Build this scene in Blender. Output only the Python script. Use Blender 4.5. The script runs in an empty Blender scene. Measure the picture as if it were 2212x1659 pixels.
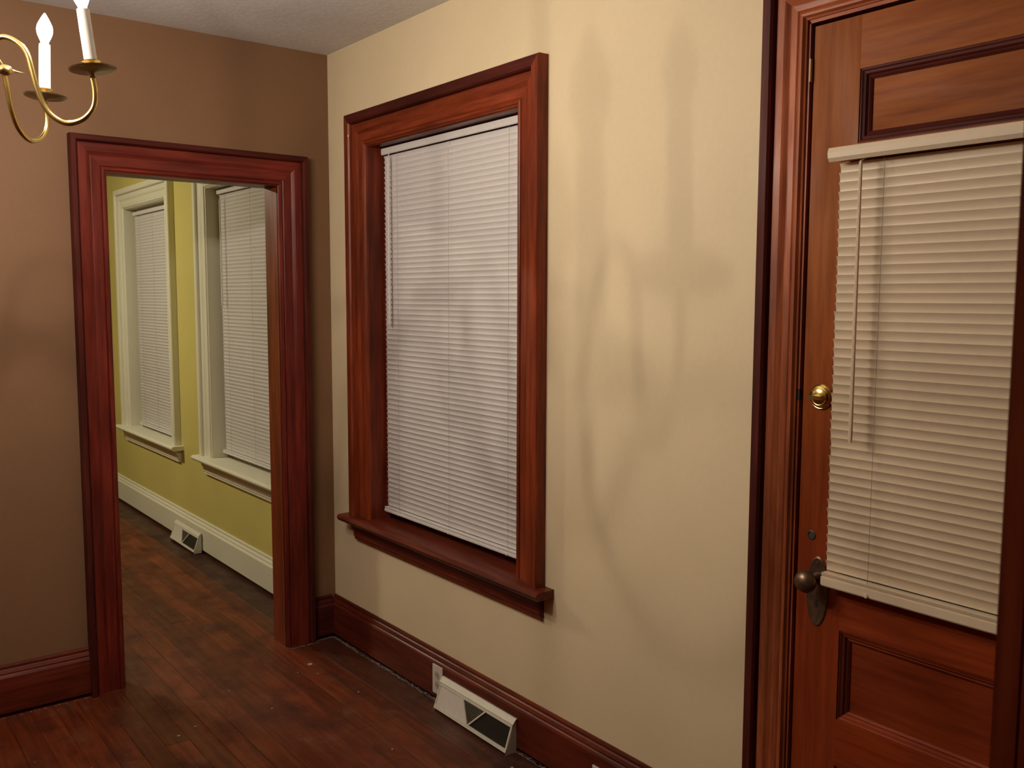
import bpy, bmesh, math, random
from mathutils import Vector, Matrix
random.seed(7)
S = bpy.context.scene
COL = S.collection
PI = math.pi

# ------------------------------------------------------------------ camera
yaw, pitch, roll, fpx = 0.6633, -0.0945, 0.0031, 1976.145
cam_pos = Vector((-1.8877, -3.7311, 1.5531))
fwd = Vector((math.sin(yaw)*math.cos(pitch), math.cos(yaw)*math.cos(pitch), math.sin(pitch)))
rgt = Vector((math.cos(yaw), -math.sin(yaw), 0))
upv = rgt.cross(fwd)
r2 = rgt*math.cos(roll) + upv*math.sin(roll)
u2 = upv*math.cos(roll) - rgt*math.sin(roll)
cd = bpy.data.cameras.new('camera')
cam = bpy.data.objects.new('camera', cd)
COL.objects.link(cam)
cam.matrix_world = Matrix(((r2.x, u2.x, -fwd.x, cam_pos.x), (r2.y, u2.y, -fwd.y, cam_pos.y),
                           (r2.z, u2.z, -fwd.z, cam_pos.z), (0, 0, 0, 1)))
cd.sensor_fit = 'HORIZONTAL'
cd.sensor_width = 36.0
cd.lens = fpx/2212*36.0
cd.clip_start = 0.02
cd.dof.use_dof = True
cd.dof.focus_distance = 3.0
cd.dof.aperture_fstop = 16.0
S.camera = cam

# ------------------------------------------------------------------ world (night), lamps, exposure
w = bpy.data.worlds.new('world')
S.world = w
w.use_nodes = True
w.node_tree.nodes['Background'].inputs[0].default_value = (0.35, 0.45, 0.7, 1)
w.node_tree.nodes['Background'].inputs[1].default_value = 0.002
S.view_settings.view_transform = 'Standard'
S.view_settings.look = 'None'
S.view_settings.gamma = 1.0
S.view_settings.use_curve_mapping = False
S.view_settings.exposure = 0.0
BULB = 25500.0                    # emission of the filaments inside the candle bulbs
FAR_LAMP = 300.0                    # emission of the flush ceiling lamp of the far room
BULB_COL = (1.0, 0.86, 0.72)
S.cycles.max_bounces = 8
S.cycles.diffuse_bounces = 5
S.cycles.sample_clamp_indirect = 3.0
S.cycles.caustics_reflective = False
S.cycles.caustics_refractive = False

# ------------------------------------------------------------------ materials
def new_mat(name):
    m = bpy.data.materials.new(name)
    m.use_nodes = True
    nt = m.node_tree
    b = nt.nodes['Principled BSDF']
    return m, nt, b
def lin(*c):                      # sRGB 0-255 to linear
    return tuple(((v/255)/12.92 if v/255 <= .04045 else ((v/255+.055)/1.055)**2.4) for v in c)
def coords(nt, scale=(1, 1, 1)):
    tc = nt.nodes.new('ShaderNodeNewGeometry')
    mp = nt.nodes.new('ShaderNodeMapping')
    mp.inputs['Scale'].default_value = scale
    nt.links.new(tc.outputs['Position'], mp.inputs['Vector'])
    return mp.outputs['Vector']
def noise(nt, vec, scale, detail=3, rough=.5):
    n = nt.nodes.new('ShaderNodeTexNoise')
    n.inputs['Scale'].default_value = scale
    n.inputs['Detail'].default_value = detail
    n.inputs['Roughness'].default_value = rough
    nt.links.new(vec, n.inputs['Vector'])
    return n.outputs['Fac']
def ramp(nt, fac, stops):
    r = nt.nodes.new('ShaderNodeValToRGB')
    while len(r.color_ramp.elements) < len(stops):
        r.color_ramp.elements.new(.5)
    for e, (p, c) in zip(r.color_ramp.elements, stops):
        e.position = p
        e.color = (*c, 1)
    nt.links.new(fac, r.inputs['Fac'])
    return r.outputs['Color']
def mix(nt, a, b, fac, mode='MIX'):
    m = nt.nodes.new('ShaderNodeMix')
    m.data_type = 'RGBA'
    m.blend_type = mode
    for k, v in ((6, a), (7, b)):
        if isinstance(v, tuple): m.inputs[k].default_value = (*v, 1)
        else: nt.links.new(v, m.inputs[k])
    if isinstance(fac, float): m.inputs[0].default_value = fac
    else: nt.links.new(fac, m.inputs[0])
    return m.outputs[2]
def bump(nt, b, fac, strength, dist=.01):
    bp = nt.nodes.new('ShaderNodeBump')
    bp.inputs['Strength'].default_value = strength
    bp.inputs['Distance'].default_value = dist
    nt.links.new(fac, bp.inputs['Height'])
    nt.links.new(bp.outputs['Normal'], b.inputs['Normal'])

def paint_mat(name, col, var=.06, rough=.6, bs=.08, bscale=260, spec=.3):
    m, nt, b = new_mat(name)
    v = coords(nt)
    n1 = noise(nt, v, 2.2, 4)
    n2 = noise(nt, v, 60, 2)
    lo = tuple(c*(1-var) for c in col); hi = tuple(c*(1+var) for c in col)
    c1 = ramp(nt, n1, [(.3, lo), (.7, hi)])
    c2 = ramp(nt, n2, [(.3, (1-var*.6,)*3), (.7, (1, 1, 1))])
    nt.links.new(mix(nt, c1, c2, 1.0, 'MULTIPLY'), b.inputs['Base Color'])
    b.inputs['Roughness'].default_value = rough
    b.inputs['Specular IOR Level'].default_value = spec
    bump(nt, b, noise(nt, v, bscale, 2), bs, .002)
    return m

def wood_mat(name, dark, mid, light, axis, rough=.38, blotch=.5, fine=1.0, spec=.28, red=None):
    m, nt, b = new_mat(name)
    sc = [22.0, 22.0, 22.0]; sc[axis] = 1.6
    v = coords(nt, tuple(s*fine for s in sc))
    g = noise(nt, v, 2.6, 6, .62)
    c1 = ramp(nt, g, [(.28, dark), (.5, mid), (.74, light)])
    sc2 = [5.0, 5.0, 5.0]; sc2[axis] = 1.1
    v2 = coords(nt, tuple(sc2))
    bl = ramp(nt, noise(nt, v2, 1.3, 3), [(.3, (1-blotch,)*3), (.7, (1.08, 1.05, 1.0))])
    cc = mix(nt, c1, bl, 1.0, 'MULTIPLY')
    if red:                       # redder finish below, plus its darkening in dim light, graded into the colour by height
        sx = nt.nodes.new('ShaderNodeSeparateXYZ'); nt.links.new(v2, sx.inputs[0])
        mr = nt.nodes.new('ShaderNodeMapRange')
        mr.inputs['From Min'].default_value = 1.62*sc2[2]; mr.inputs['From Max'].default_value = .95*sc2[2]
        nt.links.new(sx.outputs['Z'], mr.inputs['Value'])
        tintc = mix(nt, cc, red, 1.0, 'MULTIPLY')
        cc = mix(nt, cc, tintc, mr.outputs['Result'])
    nt.links.new(cc, b.inputs['Base Color'])
    rr = ramp(nt, noise(nt, v2, 3, 3), [(.3, (rough-.08,)*3), (.7, (rough+.14,)*3)])
    nt.links.new(rr, b.inputs['Roughness'])
    b.inputs['Specular IOR Level'].default_value = spec
    bump(nt, b, g, .12, .002)
    return m

def floor_mat(name, axis, tint, dirty=False):
    m, nt, b = new_mat(name)
    sc = [26.0, 26.0, 26.0]; sc[axis] = 1.4
    v = coords(nt, tuple(sc))
    g = noise(nt, v, 2.0, 6, .65)
    dk, md, lt = tint
    c1 = ramp(nt, g, [(.25, dk), (.5, md), (.78, lt)])
    oi = nt.nodes.new('ShaderNodeObjectInfo')
    c2 = ramp(nt, oi.outputs['Random'], [(0, (.62, .62, .62)), (1, (1.15, 1.08, 1.0))])
    c = mix(nt, c1, c2, 1.0, 'MULTIPLY')
    vv = coords(nt, (1, .75, 1))
    worn = noise(nt, vv, 5.5, 5, .6)
    f = ramp(nt, worn, [(.50, (0, 0, 0)), (.66, (1, 1, 1))])
    c = mix(nt, c, (md[0]*.42, md[1]*.36, md[2]*.40), f)             # black worn patches
    pale = noise(nt, coords(nt, (1.3, 1, 1)), 7.5, 6, .7)
    f2 = ramp(nt, pale, [(.55, (0, 0, 0)), (.75, (.5, .5, .5))])
    c = mix(nt, c, (.16, .085, .05), f2)                 # scuffed pale patches
    nt.links.new(c, b.inputs['Base Color'])
    rr = ramp(nt, worn, [(.3, (.34,)*3), (.7, (.62,)*3)])
    nt.links.new(rr, b.inputs['Roughness'])
    b.inputs['Specular IOR Level'].default_value = .35
    bump(nt, b, g, .25, .002)
    return m

def simple_mat(name, col, rough=.5, metal=0.0, var=.04, vs=40, spec=.5):
    m, nt, b = new_mat(name)
    v = coords(nt)
    c = ramp(nt, noise(nt, v, vs, 3), [(.3, tuple(x*(1-var) for x in col)), (.7, tuple(x*(1+var) for x in col))])
    nt.links.new(c, b.inputs['Base Color'])
    b.inputs['Roughness'].default_value = rough
    b.inputs['Metallic'].default_value = metal
    b.inputs['Specular IOR Level'].default_value = spec
    return m
def emit_mat(name, col, strength):
    m, nt, b = new_mat(name)
    b.inputs['Base Color'].default_value = (*col, 1)
    b.inputs['Emission Color'].default_value = (*col, 1)
    b.inputs['Emission Strength'].default_value = strength
    return m

M_beige = paint_mat('beige_paint', (.69, .575, .370), .045)
M_tan = paint_mat('tan_paint', (.195, .103, .051), .06)
M_yellow = paint_mat('yellow_paint', (.55, .475, .145), .06)
M_ceil = paint_mat('textured_ceiling', (.66, .64, .62), .10, .9, 1.0, 34, .1)
M_white = paint_mat('white_trim_paint', (.68, .66, .52), .03, .4, .03, 90)
RD = ((.085, .017, .008), (.17, .034, .014), (.25, .060, .024))
DK = ((.055, .010, .007), (.085, .015, .010), (.12, .024, .015))
OR = ((.20, .050, .008), (.285, .080, .0125), (.35, .112, .019))
def tint(t, *k): return tuple(tuple(c*q for c, q in zip(col, k)) for col in t)
WX, WY, WZ = [wood_mat('mahogany_'+a, *tint(RD, 1.25, 1.02, .72), i) for i, a in enumerate('xyz')]
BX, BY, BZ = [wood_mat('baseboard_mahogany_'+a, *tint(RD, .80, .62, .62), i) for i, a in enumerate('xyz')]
PX, PY, PZ = [wood_mat('plum_mahogany_'+a, *tint(RD, .98, .60, .80), i) for i, a in enumerate('xyz')]
CX, CY, CZ = [wood_mat('faded_mahogany_'+a, *tint(RD, 2.0, 2.6, 2.3), i) for i, a in enumerate('xyz')]
DX, DY, DZ = [wood_mat('dark_mahogany_'+a, *DK, i, .5, spec=.14) for i, a in enumerate('xyz')]
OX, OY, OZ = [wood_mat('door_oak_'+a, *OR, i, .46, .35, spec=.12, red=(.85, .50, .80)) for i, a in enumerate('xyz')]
M_floor = floor_mat('worn_floorboard', 1, ((.05, .009, .003), (.13, .026, .008), (.21, .052, .015)))
M_floor_dark = floor_mat('dark_floorboard', 1, ((.03, .010, .006), (.065, .019, .010), (.10, .034, .018)))
M_sub = simple_mat('dark_subfloor', (.012, .008, .006), .9)
M_blind = simple_mat('white_vinyl', (.66, .635, .615), .42, var=.02)
M_blind2 = simple_mat('cream_vinyl', (.68, .57, .41), .42, var=.02)
M_cord = simple_mat('blind_cord', (.30, .26, .22), .8)
M_brass = simple_mat('polished_brass', (.78, .60, .22), .2, 1.0, .03)
M_pan = simple_mat('dull_brass', (.42, .33, .20), .36, .85, .06)
M_oldbrass = simple_mat('tarnished_brass', (.17, .11, .07), .38, .8, .3, 60)
M_fil = emit_mat('lit_filament', BULB_COL, BULB)
M_bulb, _nt, _b = new_mat('glowing_bulb_glass')          # frosted glass: lets half the filament's light straight through and glows
_e = _nt.nodes.new('ShaderNodeEmission'); _e.inputs[0].default_value = (1, .93, .82, 1); _e.inputs[1].default_value = 6.0
_t = _nt.nodes.new('ShaderNodeBsdfTransparent'); _t.inputs[0].default_value = (.36, .36, .36, 1)
_a = _nt.nodes.new('ShaderNodeAddShader')
_nt.links.new(_e.outputs[0], _a.inputs[0]); _nt.links.new(_t.outputs[0], _a.inputs[1])
_nt.links.new(_a.outputs[0], _nt.nodes['Material Output'].inputs['Surface'])
M_sleeve = simple_mat('white_candle_sleeve', (.85, .82, .74), .4)
M_glass_far = emit_mat('lit_frosted_globe', (1.0, .90, .66), FAR_LAMP)
M_reg = simple_mat('cream_enamel', (.60, .57, .47), .38, var=.03)
M_plate = simple_mat('ivory_plastic', (.62, .57, .50), .4, var=.03)
M_grille = simple_mat('dark_grille_metal', (.07, .062, .05), .5, .3)
M_dark = simple_mat('near_black', (.006, .005, .005), .8)
M_dust = simple_mat('grey_dust', (.30, .25, .22), .95, var=.35, vs=90)
M_speck = simple_mat('pale_speck', (.34, .27, .22), .8)
M_raw = simple_mat('raw_wood_chip', (.55, .38, .18), .7)
mg, ntg, bg = new_mat('window_glass')
bg.inputs['Base Color'].default_value = (1, 1, 1, 1)
bg.inputs['Roughness'].default_value = .02
bg.inputs['Transmission Weight'].default_value = 1.0
bg.inputs['IOR'].default_value = 1.45
M_glass = mg

# ------------------------------------------------------------------ mesh helpers
class MB:
    def __init__(s): s.bm = bmesh.new()
    def box(s, x0, x1, y0, y1, z0, z1, mi=0):
        x0, x1 = min(x0, x1), max(x0, x1); y0, y1 = min(y0, y1), max(y0, y1); z0, z1 = min(z0, z1), max(z0, z1)
        v = [s.bm.verts.new(c) for c in ((x0,y0,z0),(x1,y0,z0),(x1,y1,z0),(x0,y1,z0),(x0,y0,z1),(x1,y0,z1),(x1,y1,z1),(x0,y1,z1))]
        for f in ((3,2,1,0),(4,5,6,7),(0,1,5,4),(1,2,6,5),(2,3,7,6),(3,0,4,7)):
            s.bm.faces.new([v[i] for i in f]).material_index = mi
        return s
    def loft(s, rings, cap=True, closed=True):
        R = [[s.bm.verts.new(p) for p in r] for r in rings]
        n = len(R[0])
        for a, b in zip(R, R[1:]):
            for i in range(n if closed else n-1):
                j = (i+1) % n
                s.bm.faces.new((a[i], a[j], b[j], b[i]))
        if cap:
            s.bm.faces.new(list(reversed(R[0]))); s.bm.faces.new(R[-1])
        return s
    def lathe(s, prof, centre, axis=Vector((0, 0, 1)), n=20):
        axis = Vector(axis).normalized(); c = Vector(centre)
        a = axis.orthogonal().normalized(); b = axis.cross(a)
        rings = []
        for r, h in prof:
            r = max(r, 1e-5)
            rings.append([c + axis*h + (a*math.cos(2*PI*k/n) + b*math.sin(2*PI*k/n))*r for k in range(n)])
        return s.loft(rings)
    def tube(s, pts, rad, n=8):
        P = [Vector(p) for p in pts]; rings = []; ref = None
        for i, p in enumerate(P):
            t = (P[min(i+1, len(P)-1)] - P[max(i-1, 0)]).normalized()
            if ref is None: ref = t.orthogonal().normalized()
            ref = (ref - t*ref.dot(t)).normalized(); b = t.cross(ref)
            r = rad[i] if isinstance(rad, (list, tuple)) else rad
            rings.append([p + (ref*math.cos(2*PI*k/n) + b*math.sin(2*PI*k/n))*r for k in range(n)])
        return s.loft(rings)
    def prism(s, outline, d):
        d = Vector(d)
        return s.loft([[Vector(p) for p in outline], [Vector(p)+d for p in outline]])
    def build(s, name, mat, parent=None, bevel=0, smooth=False, kind=None):
        bmesh.ops.recalc_face_normals(s.bm, faces=s.bm.faces)
        if bevel:
            bmesh.ops.bevel(s.bm, geom=list(s.bm.edges), offset=bevel, segments=2, affect='EDGES', clamp_overlap=True)
        off = ROOT_LOC.get(root_of(parent).name, Vector()) if parent else None
        if off is None:                                   # top-level mesh: origin at its base
            xs = [v.co for v in s.bm.verts]
            off = Vector(((min(c.x for c in xs)+max(c.x for c in xs))/2, (min(c.y for c in xs)+max(c.y for c in xs))/2, min(c.z for c in xs)))
            top = True
        else: top = False
        bmesh.ops.translate(s.bm, vec=-off, verts=s.bm.verts)
        me = bpy.data.meshes.new(name)
        s.bm.to_mesh(me); s.bm.free()
        for mm in (mat if isinstance(mat, (list, tuple)) else [mat]): me.materials.append(mm)
        if smooth:
            for p in me.polygons: p.use_smooth = True
        o = bpy.data.objects.new(name, me); COL.objects.link(o)
        if top: o.location = off; ROOT_LOC[o.name] = off.copy()
        else: o.parent = parent
        if kind: o['kind'] = kind
        return o
ROOT_LOC = {}
def root_of(o):
    while o.parent: o = o.parent
    return o
def empty(name, loc):
    o = bpy.data.objects.new(name, None); COL.objects.link(o)
    o.location = loc; o.empty_display_size = .05
    ROOT_LOC[o.name] = Vector(loc)
    return o
def tag(o, label=None, cat=None, group=None, kind=None):
    if label: o['label'] = label
    if cat: o['category'] = cat
    if group: o['group'] = group
    if kind: o['kind'] = kind
    return o
def B(name, mat, parent, *box, bevel=0, **k):
    return MB().box(*box).build(name, mat, parent, bevel=bevel, **k)
def smooth_angle(o, deg=35):
    for p in o.data.polygons: p.use_smooth = True
    o.data.set_sharp_from_angle(angle=math.radians(deg))

def moulding(name, mat, parent, prof, O, A, Sd, N, t0, t1, k0=0, k1=0):
    """profile (s,h): s along Sd, h along N; runs along A from t0+k0*s to t1+k1*s"""
    O, A, Sd, N = map(Vector, (O, A, Sd, N))
    m = MB()
    m.loft([[O + A*(t0+k0*q) + Sd*q + N*h for q, h in prof], [O + A*(t1+k1*q) + Sd*q + N*h for q, h in prof]])
    return m.build(name, mat, parent)

def casing_profiles(W, bb=.034, T=.042):
    back = [(0, 0), (0, T-.005), (.003, T), (bb-.007, T), (bb-.002, T-.006), (bb, .022), (bb, 0)]
    f0 = bb; f1 = bb+(W-bb)*.36; f2 = W-.018
    body = [(f0, 0), (f0, .024), (f0+.003, .026), (f1-.006, .025), (f1, .022), (f1+.008, .0175),
            (f1+.012, .018), (f2-.006, .0165), (f2-.001, .013), (f2, .017), (f2+.005, .0205), (f2+.010, .0195), (f2+.014, .013), (W, .011), (W, 0)]
    return back, body

# ================================================================== SETTING
H = 2.6
HB = .195
# room: dining x -3.4..0, y -3.52..0 ; far room y .12..4.6
XL = -3.4; YF = -3.515; YB = 4.6; YC = -5.4
WD = dict(y0=-1.358, y1=-.357, z0=.60, z1=2.165)           # dining window hole
FW2 = dict(y0=.515, y1=1.515, z0=.60, z1=2.165)
FW1 = dict(y0=2.235, y1=3.165, z0=.60, z1=2.165)
DR = dict(y0=-3.245, y1=-2.435, z0=0.0, z1=2.187)
OP = dict(x0=-.952, x1=-.247, z1=2.022)                    # opening in the back wall

floor = empty('floor', (-1.7, 0, 0)); tag(floor, kind='structure')
B('subfloor', M_sub, floor, XL-.1, .2, YC, YB, -.06, -.022)
# planks run along y, 80 mm wide; the one along the window wall is wider and dark
edges = [0.02, -.155]
while edges[-1] > XL: edges.append(edges[-1]-.0803)
plank_cache = {}
def plank(x0, x1, y0, y1, mat):
    wd = round(x0-x1, 4); key = (wd, round(y1-y0, 2), mat.name)
    g = .0004
    if key not in plank_cache:
        m = MB().box(-wd/2+g, wd/2-g, -(y1-y0)/2+g, (y1-y0)/2-g, -.02, 0)
        bm = m.bm
        top = [e for e in bm.edges if all(abs(v.co.z) < 1e-6 for v in e.verts)]
        bmesh.ops.bevel(bm, geom=top, offset=.0007, segments=1, affect='EDGES')
        me = bpy.data.meshes.new('plank'); bm.to_mesh(me); bm.free(); me.materials.append(mat)
        plank_cache[key] = me
    o = bpy.data.objects.new('plank', plank_cache[key]); COL.objects.link(o)
    o.parent = floor
    o.location = Vector(((x0+x1)/2, (y0+y1)/2, random.uniform(-.0006, .0006))) - floor.location
LEN = [.9, 1.2, 1.5, 1.8, 2.1, 2.4]
for i in range(len(edges)-1):
    x0, x1 = edges[i], edges[i+1]
    y = YC + random.choice([0, -.3, -.6, -.9])
    while y < YB:
        L = random.choice(LEN)
        if y+L > YC: plank(x0, x1, y, y+L, M_floor_dark if i == 0 else M_floor)
        y += L
ceiling = MB().box(XL-.1, .2, YC, YB, H, H+.08).build('ceiling', M_ceil); tag(ceiling, kind='structure')

def wall_x0(name, mat, y0, y1, holes, t=.2):
    m = MB(); ys = y0
    for h in sorted(holes, key=lambda q: q['y0']):
        m.box(0, t, ys, h['y0'], 0, H)
        if h['z0'] > 0: m.box(0, t, h['y0'], h['y1'], 0, h['z0'])
        m.box(0, t, h['y0'], h['y1'], h['z1'], H)
        ys = h['y1']
    m.box(0, t, ys, y1, 0, H)
    return tag(m.build(name, mat), kind='structure')
wall_x0('wall_right', M_beige, YC, 0.06, [WD, DR])
wall_x0('wall_far_right', M_yellow, .06, YB, [FW1, FW2])
m = MB()
for x0, x1, z0, z1 in ((XL, OP['x0']-.016, 0, H), (OP['x1']+.016, 0, 0, H), (OP['x0']-.016, OP['x1']+.016, OP['z1']+.016, H)):
    m.box(x0, x1, 0, .12, z0, z1)
wb = m.build('wall_back', [M_tan, M_yellow]); tag(wb, kind='structure')
for p in wb.data.polygons:
    if p.normal.y > .9: p.material_index = 1
tag(MB().box(XL-.1, XL, YC, YB, 0, H).build('wall_left', M_tan), kind='structure')
tag(MB().box(XL, 0, YB, YB+.1, 0, H).build('wall_far_back', M_yellow), kind='structure')
# front wall with the wide cased opening the photographer stands in
FX = -1.354
m = MB()
m.box(FX+.02, 0, YF-.13, YF, 0, H); m.box(XL, -2.75, YF-.13, YF, 0, H); m.box(-2.75, FX+.02, YF-.13, YF, 2.2, H)
tag(m.build('wall_front', M_tan), kind='structure')
tag(MB().box(XL, 0, YC-.1, YC, 0, H).build('wall_behind', M_tan), kind='structure')

# ---------------------------------------------------------------- trims
def tri_casing_y(parent, y0, y1, zt, W, face, mats, z0=0, bb=.034, T=.042, sides='LR', dark=None, head=True):
    """casing round an opening y0..y1 (outer edges) on the plane x=0, facing -x. mats=(vertical, horizontal)"""
    back, body = casing_profiles(W, bb, T)
    dv, dh = dark if dark else mats
    N = (-1, 0, 0)
    out = []
    for prof, nm, mv, mh in ((back, 'backband', dv, dh), (body, 'casing_board', mats[0], mats[1])):
        moulding(nm, mv, parent, prof, (face, y1, 0), (0, 0, 1), (0, -1, 0), N, z0, zt, 0, -1)
        moulding(nm, mv, parent, prof, (face, y0, 0), (0, 0, 1), (0, 1, 0), N, z0, zt, 0, -1)
        moulding(nm, mh, parent, prof, (face, 0, zt), (0, 1, 0), (0, 0, -1), N, y0, y1, 1, -1)
def tri_casing_x(parent, x0, x1, zt, W, face, n, mats, dark, bb=.034, T=.042):
    back, body = casing_profiles(W, bb, T)
    N = (0, n, 0)
    for prof, nm, mv, mh in ((back, 'backband', dark[0], dark[1]), (body, 'casing_board', mats[0], mats[1])):
        moulding(nm, mv, parent, prof, (x0, face, 0), (0, 0, 1), (1, 0, 0), N, 0, zt, 0, -1)
        moulding(nm, mv, parent, prof, (x1, face, 0), (0, 0, 1), (-1, 0, 0), N, 0, zt, 0, -1)
        moulding(nm, mh, parent, prof, (0, face, zt), (1, 0, 0), (0, 0, -1), N, x0, x1, 1, -1)

# opening between the rooms
t1 = empty('trim_1', (-.6, 0, 0)); tag(t1, kind='structure')
tri_casing_x(t1, -1.062, -.117, 2.150, .130, 0, -1, (PZ, PX), (DZ, DX), bb=.026)
tri_casing_x(t1, -1.062, -.130, 2.150, .114, .12, 1, (M_white, M_white), (M_white, M_white))
B('jamb', WZ, t1, OP['x0']-.016, OP['x0'], -.006, .126, 0, OP['z1'])
B('jamb', WZ, t1, OP['x1'], OP['x1']+.016, -.006, .126, 0, OP['z1'])
B('jamb', WX, t1, OP['x0']-.016, OP['x1']+.016, -.006, .126, OP['z1'], OP['z1']+.016)

# foreground cased opening (right jamb is the blurred dark post at the right edge)
t3 = empty('trim_3', (FX, YF, 0)); tag(t3, kind='structure')
B('jamb', WZ, t3, FX, FX+.02, YF-.145, YF, 0, 2.18, bevel=.003)
B('casing_board', WZ, t3, FX+.006, FX+.125, YF, YF+.018, 0, 2.30, bevel=.003)
B('casing_board', WZ, t3, FX+.006, FX+.125, YF-.148, YF-.13, 0, 2.30, bevel=.003)
B('jamb', DX, t3, -2.75, FX+.02, YF-.145, YF, 2.18, 2.2)
B('casing_board', DX, t3, -2.87, FX+.125, YF, YF+.02, 2.18, 2.30, bevel=.003)
B('jamb', WZ, t3, -2.77, -2.75, YF-.145, YF, 0, 2.18)
B('casing_board', WZ, t3, -2.87, -2.756, YF, YF+.018, 0, 2.18, bevel=.003)

# baseboards
bprof = [(0, 0), (0, .006), (.006, .009), (.012, .009), (.016, .006), (.020, .010), (.030, .015), (.036, .013), (.040, .017), (.047, .021), (HB-.016, .021), (HB-.016, 0)]
def baseboard(name, mat, O, A, N, t0, t1):
    o = moulding(name, mat, None, bprof, O, A, (0, 0, -1), N, t0, t1)
    return tag(o, kind='structure')
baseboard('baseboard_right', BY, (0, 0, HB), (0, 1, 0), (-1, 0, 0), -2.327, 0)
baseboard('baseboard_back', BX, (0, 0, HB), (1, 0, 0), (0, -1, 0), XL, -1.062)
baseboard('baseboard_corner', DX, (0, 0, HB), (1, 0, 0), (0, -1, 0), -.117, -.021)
m = MB().box(-.006, 0, -2.327, 0, 0, .016); m.box(-.117, -.006, -.006, 0, 0, .016); m.box(XL, -1.062, -.006, 0, 0, .016)
tag(m.build('gap_shade', DY), kind='structure')  # dark filler set back, stands in for the shadow gap under the baseboards
baseboard('baseboard_far', M_white, (0, 0, HB+.005), (0, 1, 0), (-1, 0, 0), .12, YB)

# ---------------------------------------------------------------- windows
def window(name, y0o, y1o, hole, mats, dark, stool_mat, stool_y, inner=None):
    r = empty(name, (0, (y0o+y1o)/2, hole['z0'])); tag(r, kind='structure')
    zt = 2.305; W = y1o-hole['y1']
    W = .137
    tri_casing_y(r, y0o, y1o, zt, W, 0, mats, z0=.61, bb=.042, dark=dark)
    y0, y1, z1 = hole['y0'], hole['y1'], hole['z1']
    v, h = inner or mats
    B('jamb', v, r, -.004, .19, y1-.001, y1+.02, .60, z1)
    B('jamb', v, r, -.004, .19, y0-.02, y0+.001, .60, z1)
    B('jamb', h, r, -.004, .19, y0-.02, y1+.02, z1-.001, z1+.02)
    B('stop_bead', v, r, .070, .082, y1-.016, y1, .61, z1, bevel=.002)
    B('stop_bead', v, r, .070, .082, y0, y0+.016, .61, z1, bevel=.002)
    B('stop_bead', h, r, .070, .082, y0, y1, z1-.016, z1, bevel=.002)
    # stool with rounded nosing, apron with cove
    ys0, ys1 = stool_y
    zt_, zb = .610, .582
    pr = [(.19, zb), (.19, zt_), (-.066, zt_), (-.073, zt_-.004), (-.077, zt_-.013), (-.073, zt_-.022), (-.066, zb)]
    horn = [(.0, zb), (.0, zt_), (-.066, zt_), (-.073, zt_-.004), (-.077, zt_-.013), (-.073, zt_-.022), (-.066, zb)]
    m = MB()
    m.loft([[(a, y0, b) for a, b in pr], [(a, y1, b) for a, b in pr]])
    for a0, a1 in ((ys0, y0), (y1, ys1)):
        m.loft([[(a, a0, b) for a, b in horn], [(a, a1, b) for a, b in horn]])
    m.build('stool', stool_mat, r)
    ap = [(0, .582), (-.046, .582), (-.046, .574), (-.036, .566), (-.030, .552), (-.028, .545), (-.022, .542), (-.022, .518), (-.017, .512), (-.017, .502), (0, .502)]
    m = MB()
    m.loft([[(a, y0o+.005, b) for a, b in ap], [(a, y1o-.005, b) for a, b in ap]])
    m.build('apron', stool_mat, r)
    # sashes, meeting rail and panes
    for zb_, zt2, xx in ((.61, 1.40, .118), (1.37, z1, .150)):
        s = MB()
        for bx in ((y0, y0+.045, zb_, zt2), (y1-.045, y1, zb_, zt2), (y0, y1, zb_, zb_+(.07 if zb_ < 1 else .035)), (y0, y1, zt2-.035, zt2)):
            s.box(xx, xx+.032, *bx)
        so = s.build('sash', v, r)
        B('pane', M_glass, so, xx+.013, xx+.018, y0+.045, y1-.045, zb_+.035, zt2-.035)
    return r
win1 = window('window_1', -1.495, -.220, WD, (WZ, WY), (WZ, DY), BY, (-1.540, -.175), (BZ, BY))
window('window_2', .378, 1.652, FW2, (M_white, M_white), None, M_white, (.335, 1.697))
window('window_3', 2.098, 3.302, FW1, (M_white, M_white), None, M_white, (2.053, 3.347))
# white nick (old putty) on the window casing, and pale scratches on the head
MB().lathe([(.0, .0), (.006, .0), (.005, .002), (.0, .003)], (-.0415, -.262, 2.216), (-1, 0, 0), 8).build('paint_nick', M_blind, win1)

# ---------------------------------------------------------------- door with its casing
t2 = empty('trim_2', (0, -2.84, 0)); tag(t2, kind='structure')
tri_casing_y(t2, -3.353, -2.327, 2.297, .106, 0, (CZ, CY), z0=0, bb=.031, dark=(DZ, DY))
B('jamb', CZ, t2, -.006, .16, DR['y1']-.004, DR['y1']+.012, 0, DR['z1'])
B('jamb', CZ, t2, -.006, .16, DR['y0']-.012, DR['y0']+.004, 0, DR['z1'])
B('jamb', CY, t2, -.006, .16, DR['y0'], DR['y1'], DR['z1']-.004, DR['z1']+.012)
B('chipped_edge', M_raw, t2, -.0075, .001, DR['y1']-.0065, DR['y1']-.003, 2.052, 2.104)['label'] = 'bare wood where the jamb edge has broken away'
B('strike_slot', M_dark, t2, -.0068, .001, DR['y1']-.0055, DR['y1']+.003, 1.310, 1.337)
Y0, Y1, ZT = DR['y0']+.007, DR['y1']-.010, 2.176
door = empty('door_1', (.02, (Y0+Y1)/2, 0)); tag(door, kind='structure')
xf, xb = .002, .042
SL = Y1-.118; SR = Y0+.118                     # inner edges of the stiles
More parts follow.
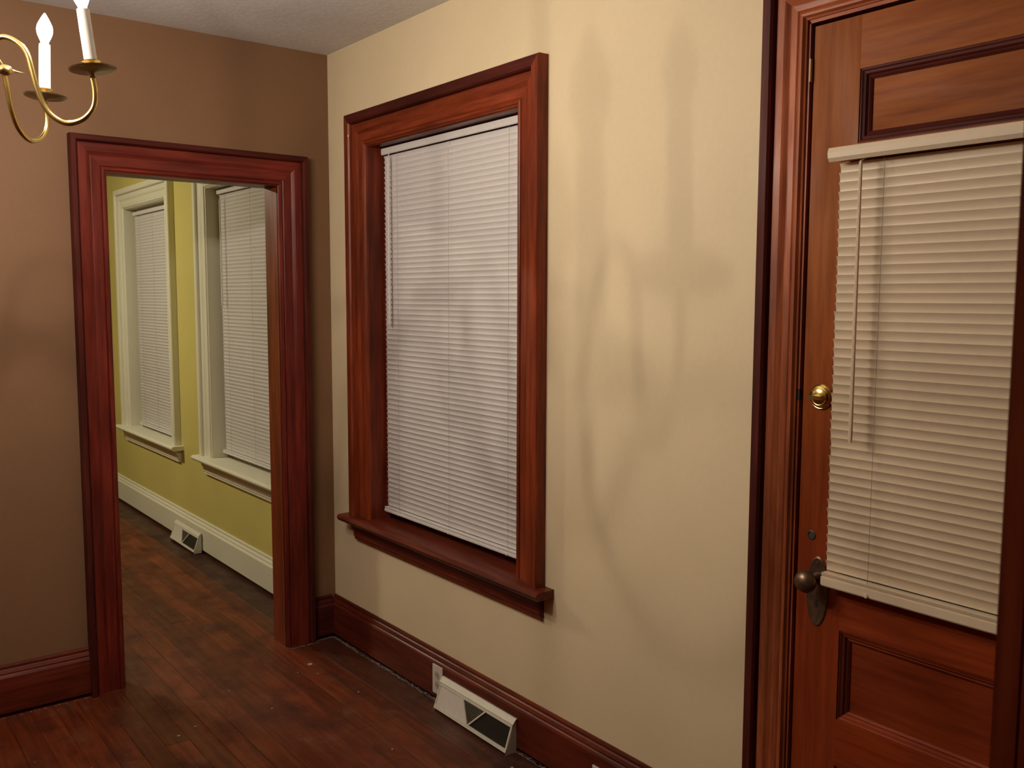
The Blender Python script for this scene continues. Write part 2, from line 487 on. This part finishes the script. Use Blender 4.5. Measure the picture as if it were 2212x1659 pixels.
def dm(z0, z1, nm, mv, mh):
    """recessed panel with moulded edge, field set back"""
    d = .016; iw = .024
    m = MB()
    m.box(xf+d, xb-.008, SR, SL, z0, z1)
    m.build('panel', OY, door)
    pr = [(0, .0), (0, d-.0025), (.004, d-.0025), (.007, d-.005), (.012, d-.006), (.016, d-.011), (.019, d-.010), (iw, d-.0135), (iw, 0)]
    X = xf+d
    moulding('panel_moulding', mv, door, pr, (X, SL, 0), (0, 0, 1), (0, -1, 0), (-1, 0, 0), z0, z1, 1, -1)
    moulding('panel_moulding', mv, door, pr, (X, SR, 0), (0, 0, 1), (0, 1, 0), (-1, 0, 0), z0, z1, 1, -1)
    moulding('panel_moulding', mh, door, pr, (X, 0, z1), (0, 1, 0), (0, 0, -1), (-1, 0, 0), SR, SL, 1, -1)
    moulding('panel_moulding', mh, door, pr, (X, 0, z0), (0, 1, 0), (0, 0, 1), (-1, 0, 0), SR, SL, 1, -1)
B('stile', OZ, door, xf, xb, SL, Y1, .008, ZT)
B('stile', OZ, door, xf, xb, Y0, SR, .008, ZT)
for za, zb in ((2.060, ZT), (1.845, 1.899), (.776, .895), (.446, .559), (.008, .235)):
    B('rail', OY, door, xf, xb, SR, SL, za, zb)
dm(1.899, 2.060, 'a', DZ, DY); dm(.559, .776, 'b', DZ, OY); dm(.235, .446, 'c', DZ, OY)  # upright mouldings in dark wood: shade of faces turned from the light, as colour
B('pane', M_glass, door, .018, .023, SR, SL, .895, 1.845)
# deadbolt rosette with thumb turn
m = MB().lathe([(0, 0), (.0305, 0), (.0305, .003), (.028, .0055), (.0265, .005), (.025, .009), (.020, .012), (.018, .0115), (.012, .014), (0, .0145)], (xf, -2.494, 1.323), (-1, 0, 0), 32)
db = m.build('deadbolt', M_brass, door); smooth_angle(db)
m = MB().lathe([(0, 0), (.006, 0), (.006, .012), (0, .013)], (xf-.0142, -2.494, 1.323), (-1, 0, 0), 12)
m.box(xf-.034, xf-.024, -2.494-.018, -2.494+.018, 1.3185, 1.3275)
smooth_angle(m.build('thumb_turn', M_brass, db))
smooth_angle(MB().lathe([(0, 0), (.011, 0), (.011, .002), (.009, .003), (.0085, .001), (0, .001)], (xf, -2.481, .989), (-1, 0, 0), 20).build('lock_plug', M_grille, door))
# long oval escutcheon with knob and keyhole
n = 40; cy, cz = -2.502, .8555; ring = lambda a, b, x: [(x, cy+a*math.cos(2*PI*k/n), cz+b*math.sin(2*PI*k/n)) for k in range(n)]
m = MB().loft([ring(.029, .085, xf), ring(.029, .085, xf-.0018), ring(.0265, .081, xf-.0034), ring(.0245, .078, xf-.0026), ring(.005, .02, xf-.0040)])
esc = m.build('knob_plate', M_oldbrass, door); smooth_angle(esc)
m = MB().lathe([(.0, 0), (.013, 0), (.012, .006), (.0085, .010), (.0075, .026), (.012, .031), (.022, .036), (.0265, .045), (.0265, .052), (.022, .061), (.012, .067), (0, .069)], (xf-.003, -2.502, .889), (-1, 0, 0), 28)
smooth_angle(m.build('knob', M_oldbrass, esc), 60)
B('keyhole', M_dark, esc, xf-.0046, xf-.003, cy-.0028, cy+.0028, .818, .836)
for z in (cz+.070, cz-.070):
    MB().lathe([(0, 0), (.0028, 0), (.0022, .0015), (0, .0018)], (xf-.0028, cy, z), (-1, 0, 0), 10).build('screw', M_oldbrass, esc)

# ================================================================== BLINDS
def make_slat(width, mat, tilt=math.radians(-14), ch=.0252):
    n = 7; th = .0006; pts_f, pts_b = [], []
    for k in range(n):
        u = (k/(n-1)-.5)*ch
        bow = .0026*(1-(2*u/ch)**2)
        # closed with the upper edge towards the room, hollow side facing the room
        x = bow; z = u
        X = x*math.cos(tilt) + z*math.sin(tilt)
        Z = -x*math.sin(tilt) + z*math.cos(tilt)
        pts_f.append((X-th/2, Z)); pts_b.append((X+th/2, Z))
    prof = pts_f + pts_b[::-1]
    bm = bmesh.new(); m = MB(); m.bm = bm
    m.loft([[(a, -width/2, b) for a, b in prof], [(a, width/2, b) for a, b in prof]])
    bmesh.ops.recalc_face_normals(bm, faces=bm.faces)
    me = bpy.data.meshes.new('slat'); bm.to_mesh(me); bm.free(); me.materials.append(mat)
    for p in me.polygons: p.use_smooth = True
    me.set_sharp_from_angle(angle=math.radians(40))
    return me
def blind(label, X, y0, y1, ztop, zbot, mat, ladders, wand, head_h=.026, depth=.028, over=.006, wx=.03, valance=False, pitch=.0205, br_h=.013):
    r = empty('window_blind', (X, (y0+y1)/2, zbot)); tag(r, label, 'blind')
    hd = B('headrail', mat, r, X-depth/2, X+depth/2, y0-over, y1+over, ztop-head_h, ztop, bevel=.0025)
    if valance:
        pr = [(X-.034, ztop-.030), (X-.040, ztop-.022), (X-.0415, ztop-.010), (X-.038, ztop), (X-.034, ztop+.001), (X-.034, ztop-.028)]
        MB().loft([[(a, y0-over-.001, b) for a, b in pr], [(a, y1+over+.001, b) for a, b in pr]]).build('valance', mat, r)
    z = zbot+br_h+.024
    me = make_slat(y1-y0, mat)
    top = ztop-head_h-.017
    cnt = int((top-z)/pitch)+1
    p = (top-z)/(cnt-1)
    for k in range(cnt):
        o = bpy.data.objects.new('slat', me); COL.objects.link(o); o.parent = r
        o.location = (random.uniform(-.0003, .0003), random.uniform(-.0012, .0012), z+k*p-zbot+random.uniform(-.0004, .0004))
        o.rotation_euler = (random.uniform(-.0006, .0006), random.uniform(-.02, .02), 0)
    B('bottom_rail', mat, r, X-.016, X+.012, y0-over*.8, y1+over*.8, zbot, zbot+br_h, bevel=.003)
    for q in range(3):
        B('spare_slat', mat, r, X-.014-.0006*q, X+.011, y0-over*.4, y1+over*.4, zbot+br_h+.0008+.0026*q, zbot+br_h+.0026+.0026*q, bevel=.0006)
    for ly in ladders:
        MB().tube([(X-.0115, ly, ztop-head_h), (X-.0125, ly, zbot+br_h)], .0006, 6).build('ladder_cord', M_cord, r)
        MB().lathe([(0, 0), (.006, 0), (.005, .003), (0, .004)], (X-.016, ly, zbot+.006), (-1, 0, 0), 10).build('cord_button', mat, r)
    if wand:
        wy, zt, zb = wand
        MB().tube([(X-.014, wy, ztop-head_h), (X-wx, wy, ztop-head_h-.010), (X-wx, wy, ztop-head_h-.022)], .0016, 6).build('wand_hook', mat, r)
        MB().tube([(X-wx, wy, zt), (X-wx, wy, zb+.01), (X-wx, wy, zb)], [.0038, .0046, .0036], 6).build('wand', mat, r)
    return r
blind('white mini blind in the mahogany-framed window of the beige wall', .058, -1.348, -.384, 2.158, .645, M_blind, (-.50, -.868, -1.235), (-.448, 2.115, 1.437), wx=.020)
blind('cream mini blind on the panelled wooden door', -.024, -3.15, -2.538, 1.884, .886, M_blind2, (-2.652, -3.03), (-2.612, 1.847, 1.235), valance=True, over=.005, depth=.022, wx=.038, br_h=.024)
blind('blind in the nearer white window of the yellow room, half hidden by the doorway', .058, .531, 1.487, 2.158, .640, M_blind, (.66, 1.01, 1.36), (1.42, 2.10, 1.50), wx=.022)
blind('blind in the farther white window of the yellow room', .058, 2.252, 3.137, 2.146, .625, M_blind, (2.4, 2.7, 3.0), None)

# ================================================================== CHANDELIER
HX, HY, ZP = -1.627, -1.525, 2.013
ch = empty('chandelier', (HX, HY, 1.93)); tag(ch, 'polished brass candle chandelier with lit flame bulbs hanging at upper left', 'chandelier')
hub = MB().lathe([(0, -.095), (.004, -.090), (.008, -.078), (.005, -.070), (.012, -.062), (.030, -.045), (.040, -.022), (.040, -.005), (.026, .012), (.014, .022), (.011, .06),
                  (.016, .066), (.024, .085), (.026, .10), (.018, .125), (.009, .135), (.007, .16), (.007, .30), (0, .31)], (HX, HY, ZP+.0), n=28).build('hub', M_brass, ch)
smooth_angle(hub, 50)
MB().tube([(HX, HY, ZP+.29), (HX, HY, H-.03)], .004, 8).build('stem', M_brass, ch)
smooth_angle(MB().lathe([(0, 0), (.010, .0), (.014, .006), (.045, .016), (.06, .026), (.062, .034)], (HX, HY, H-.034), n=28).build('ceiling_cup', M_brass, ch))
def catmull(P, n=6):
    out = []
    for i in range(len(P)-1):
        p0 = P[max(i-1, 0)]; p1 = P[i]; p2 = P[i+1]; p3 = P[min(i+2, len(P)-1)]
        for k in range(n):
            t = k/n
            out.append(tuple(.5*((2*b)+(-a+c)*t+(2*a-5*b+4*c-d)*t*t+(-a+3*b-3*c+d)*t**3) for a, b, c, d in zip(p0, p1, p2, p3)))
    out.append(P[-1]); return out
prof = [(.03, -.03), (.055, -.018), (.078, .030), (.098, .052), (.122, .062), (.147, .052), (.166, .030), (.176, -.010), (.184, -.045), (.196, -.075), (.214, -.096), (.240, -.107), (.270, -.098), (.291, -.075), (.296, -.045), (.292, -.012)]
prof = catmull(prof, 5)
for ang, tilt, tdir in ((-32.4, 6.5, 150), (39.6, 2.5, 20), (111.6, 2, 0), (183.6, 2, 90), (-130.0, 3, 10)):
    a = math.radians(ang); d = Vector((math.cos(a), math.sin(a), 0))
    pts = [Vector((HX, HY, ZP)) + d*rr + Vector((0, 0, zz)) for rr, zz in prof]
    arm = MB().tube(pts, .0056, 10).build('arm', M_brass, ch, smooth=True)
    top = Vector((HX, HY, ZP)) + d*.292
    td = math.radians(tdir)
    axis = Vector((math.sin(math.radians(tilt))*math.cos(td), math.sin(math.radians(tilt))*math.sin(td), math.cos(math.radians(tilt))))
    smooth_angle(MB().lathe([(0, -.014), (.006, -.013), (.0065, -.006), (.012, -.002), (.038, -.001), (.046, .002), (.0478, .004), (.046, .0042), (.036, .001), (.010, .001), (0, .001)], top, axis, 32).build('drip_pan', M_pan, arm), 50)
    smooth_angle(MB().lathe([(0, .001), (.0095, .001), (.0090, .004), (.0090, .013), (.0115, .0155), (.0185, .017), (.0190, .0185), (.0125, .0188), (0, .0188)], top, axis, 24).build('candle_cup', M_brass, arm), 40)
    smooth_angle(MB().lathe([(0, .018), (.0125, .018), (.0122, .121), (.008, .122), (0, .122)], top, axis, 20).build('candle_sleeve', M_sleeve, arm), 40)
    bl = [(0, .1215), (.008, .122), (.0092, .128), (.0125, .135), (.0165, .145), (.0178, .154), (.0165, .163), (.0130, .171), (.0085, .180), (.0045, .187), (.0015, .192), (0, .193)]
    MB().lathe(bl, top, axis, 16).build('bulb', M_bulb, arm, smooth=True)
    MB().lathe([(0, .146), (.003, .147), (.0045, .152), (.0045, .160), (.003, .165), (0, .166)], top, axis, 8).build('filament', M_fil, arm)
# little turned finials between the arms
for ang in (3.6,):
    a = math.radians(ang); d = Vector((math.cos(a), math.sin(a), 0)); c = Vector((HX, HY, ZP))
    m = MB().lathe([(0, .03), (.0035, .032), (.0030, .100), (.007, .103), (.0100, .107), (.0115, .113), (.0110, .120), (.0080, .126), (.0035, .129), (.0018, .138), (0, .152)], c+Vector((0, 0, .012)), d, 16)
    smooth_angle(m.build('finial', M_brass, ch), 50)

# ceiling lamp of the far room (out of view, lights the yellow room)
cl = empty('ceiling_lamp', (-1.7, 2.3, H-.10)); tag(cl, 'flush frosted ceiling lamp in the yellow room, out of view', 'lamp')
smooth_angle(MB().lathe([(.0, 0), (.10, 0), (.13, -.012), (.13, -.02)], (-1.7, 2.3, H), n=24).build('lamp_base', M_brass, cl))
MB().lathe([(.0, -.09), (.05, -.085), (.09, -.065), (.115, -.04), (.12, -.02), (0, -.02)], (-1.7, 2.3, H), n=20).build('globe', M_glass_far, cl, smooth=True)

# ================================================================== REGISTERS, OUTLETS
def register(label):
    r = empty('floor_register', (-.045, -1.15, 0)); tag(r, label, 'register')
    yl, yr = -.930, -1.374; xw = -.0215
    zt = .118
    # cross-section points (x,z): wall top, nose of top flange, top of sloped face, foot
    ft, fb = (-.037, .098), (-.068, .010)
    L = math.hypot(ft[0]-fb[0], ft[1]-fb[1])
    m = MB()                                     # ends and top flange
    prof_end = [(xw, .0), (xw, zt), (-.026, zt), (-.036, .104), ft, fb, (-.068, 0)]
    for ya, yb in ((yl, yl-.0018), (yr, yr+.0018)):
        m.loft([[(a, ya, b) for a, b in prof_end], [(a, yb, b) for a, b in prof_end]])
    fl = [(xw, zt), (xw, zt+.0015), (-.027, zt+.0015), (-.041, .103), (-.0395, .101), (-.027, zt)]
    m.loft([[(a, yl+.004, b) for a, b in fl], [(a, yr-.004, b) for a, b in fl]])
    m.build('shell', M_reg, r)
    MB().box(xw-.0005, xw-.001, yl-.003, yr+.003, .004, .112).build('duct_back', M_dark, r)
    def P(u, v, h=0):                            # u 0..1 along, v 0..1 up the sloped face, h out
        nx, nz = -(ft[1]-fb[1])/L, (ft[0]-fb[0])/L
        return Vector((fb[0]+(ft[0]-fb[0])*v - abs(nx)*h, yl+(yr-yl)*u, fb[1]+(ft[1]-fb[1])*v + abs(nz)*h))
    def bar(a, b, wd, name='frame_bar', mat=M_reg, h=.002):
        A, Bp = P(*a), P(*b); t = (Bp-A).normalized(); nrm = (P(.5, .5, 1)-P(.5, .5, 0)).normalized(); s = t.cross(nrm)*wd/2
        q = [A-s, A+s, Bp+s, Bp-s]
        return MB().prism([p-nrm*.001 for p in q], nrm*(h+.001)).build(name, mat, r)
    bar((0, .06), (1, .06), .013, h=.0028); bar((0, .96), (1, .96), .010, h=.0022)
    bar((.008, 0), (.008, 1), .006, h=.0022); bar((.990, 0), (.990, 1), .007, h=.0022)
    bar((.335, .97), (.475, .08), .006, h=.0032); bar((.665, .97), (.480, .08), .006, h=.0032)
    # closed white shutter at the left, dark louvres in the middle and right
    q = [P(.01, .08), P(.47, .08), P(.335, .95), P(.01, .95)]
    nrm = (P(.5, .5, 1)-P(.5, .5, 0)).normalized()
    MB().prism([p-nrm*.003 for p in q], nrm*.0022).build('shutter', M_plate, r)
    def fins(name, f0, f1, n, mat, vertical):
        m = MB()
        for k in range(n):
            if vertical:
                u = f0+(f1-f0)*(k+.5)/n
                vmax = .95
                vmin = .08
                if u < .665: vmin = max(.08, .08+.89*(u-.480)/.185); vmin, vmax = .08, min(.95, .08+.89*(u-.480)/.185)
                if vmax-vmin < .05: continue
                a, b = P(u, vmin, -.004), P(u, vmax, -.004); s = Vector((0, .0006, 0))
            else:
                v = .10+.84*(k+.5)/n
                ua = .475-(v-.08)/.89*.14; ub = .480+(v-.08)/.89*.185
                a, b = P(ua, v, -.003), P(ub, v, -.003); s = (P(.5, 1)-P(.5, 0)).normalized()*.0008
            m.prism([a-s, a+s, b+s, b-s], nrm*.002)
        m.build(name, mat, r, kind='stuff')
    fins('louvre_fins', .485, .985, 64, M_grille, True)
    fins('louvre_fins', 0, 1, 14, simple_mat('tan_grille_metal', (.20, .17, .12), .5), False)
    return r
reg = register('cream wedge-shaped floor register at the dark baseboard below the wooden-framed window')
def copy_tree(o, parent=None):
    c = o.copy(); COL.objects.link(c); c.parent = parent
    for k in list(o.children): copy_tree(k, c)
    return c
reg2 = copy_tree(reg)
reg2.location = Vector((-.050, 1.925, .004)); reg2['label'] = 'small white register on the white baseboard of the yellow room'

def outlet(label, yc, zc):
    r = empty('wall_outlet', (-.021, yc, zc-.057)); tag(r, label, 'outlet')
    B('cover_plate', M_plate, r, -.0265, -.021, yc-.034, yc+.034, zc-.057, zc+.057, bevel=.0015)
    for dz in (.02, -.02):
        k = MB().lathe([(0, 0), (.0155, 0), (.0155, .001), (0, .0012)], (-.0265, yc, zc+dz), (-1, 0, 0), 16).build('socket', simple_mat('aged_ivory', (.42, .37, .30), .5), r)
        for dy in (-.006, .006):
            B('slot', M_dark, k, -.0281, -.0272, yc+dy-.001, yc+dy+.001, zc+dz-.003, zc+dz+.005)
    MB().lathe([(0, 0), (.003, 0), (.0022, .001), (0, .0012)], (-.0265, yc, zc), (-1, 0, 0), 8).build('screw', M_plate, r)
outlet('narrow ivory outlet plate on the baseboard, just left of the register', -.889, .090)
outlet('ivory outlet plate on the baseboard at the bottom edge of the photo', -1.790, .060)

# ================================================================== SMALL THINGS ON THE FLOOR
tag(MB().lathe([(0, 0), (.011, 0), (.0105, .0012), (0, .0018)], (-.25, -.25, .0005), n=16).build('floor_speck', M_speck), 'small pale round speck lying on the floorboards near the room corner', 'speck')
m = MB()
rr = random.Random(3)
def flake(x, y, s):
    n = 6; z = .001
    ring = [(x+s*rr.uniform(.6, 1.2)*math.cos(2*PI*k/n), y+s*rr.uniform(.6, 1.4)*math.sin(2*PI*k/n), z) for k in range(n)]
    m.prism(ring, (0, 0, .0012))
for k in range(1500):                              # line of dust under the baseboards
    y = -.03-rr.random()*2.25
    flake(-.021+rr.gauss(0, .0026)+.003*math.sin(y*7), y, rr.uniform(.002, .0050))
for k in range(80):
    flake(-.117+rr.random()*.09, -.024+rr.gauss(0, .002), rr.uniform(.002, .004))
for k in range(70):
    flake(-.24+rr.random()*.13, -.045+rr.gauss(0, .0012), rr.uniform(.001, .0025))
for k in range(120):
    flake(-1.062-rr.random()*1.0, -.027+rr.gauss(0, .0015), rr.uniform(.001, .0028))
tag(m.build('dust_line', M_dust), 'grey line of dust and paint crumbs along the foot of the baseboards', 'dust', kind='stuff')
m = MB()
for x, y, s in ((-.83, -.52, .006), (-.90, -.555, .007), (-1.20, -.60, .003), (-.62, -.30, .004), (-.40, .30, .004), (-.27, -.36, .004), (-.33, -.30, .003), (-.55, -.55, .005), (-1.1, -.75, .006), (-.35, -1.1, .004), (-.10, -1.45, .005), (-.22, -.62, .004)):
    flake(x, y, s)
for k in range(40): flake(-rr.random()*1.4-.05, -rr.random()*1.5-.05, rr.uniform(.0008, .0022))
tag(m.build('paint_crumbs', M_speck), 'pale paint crumbs scattered over the dark floorboards', 'crumbs', kind='stuff')
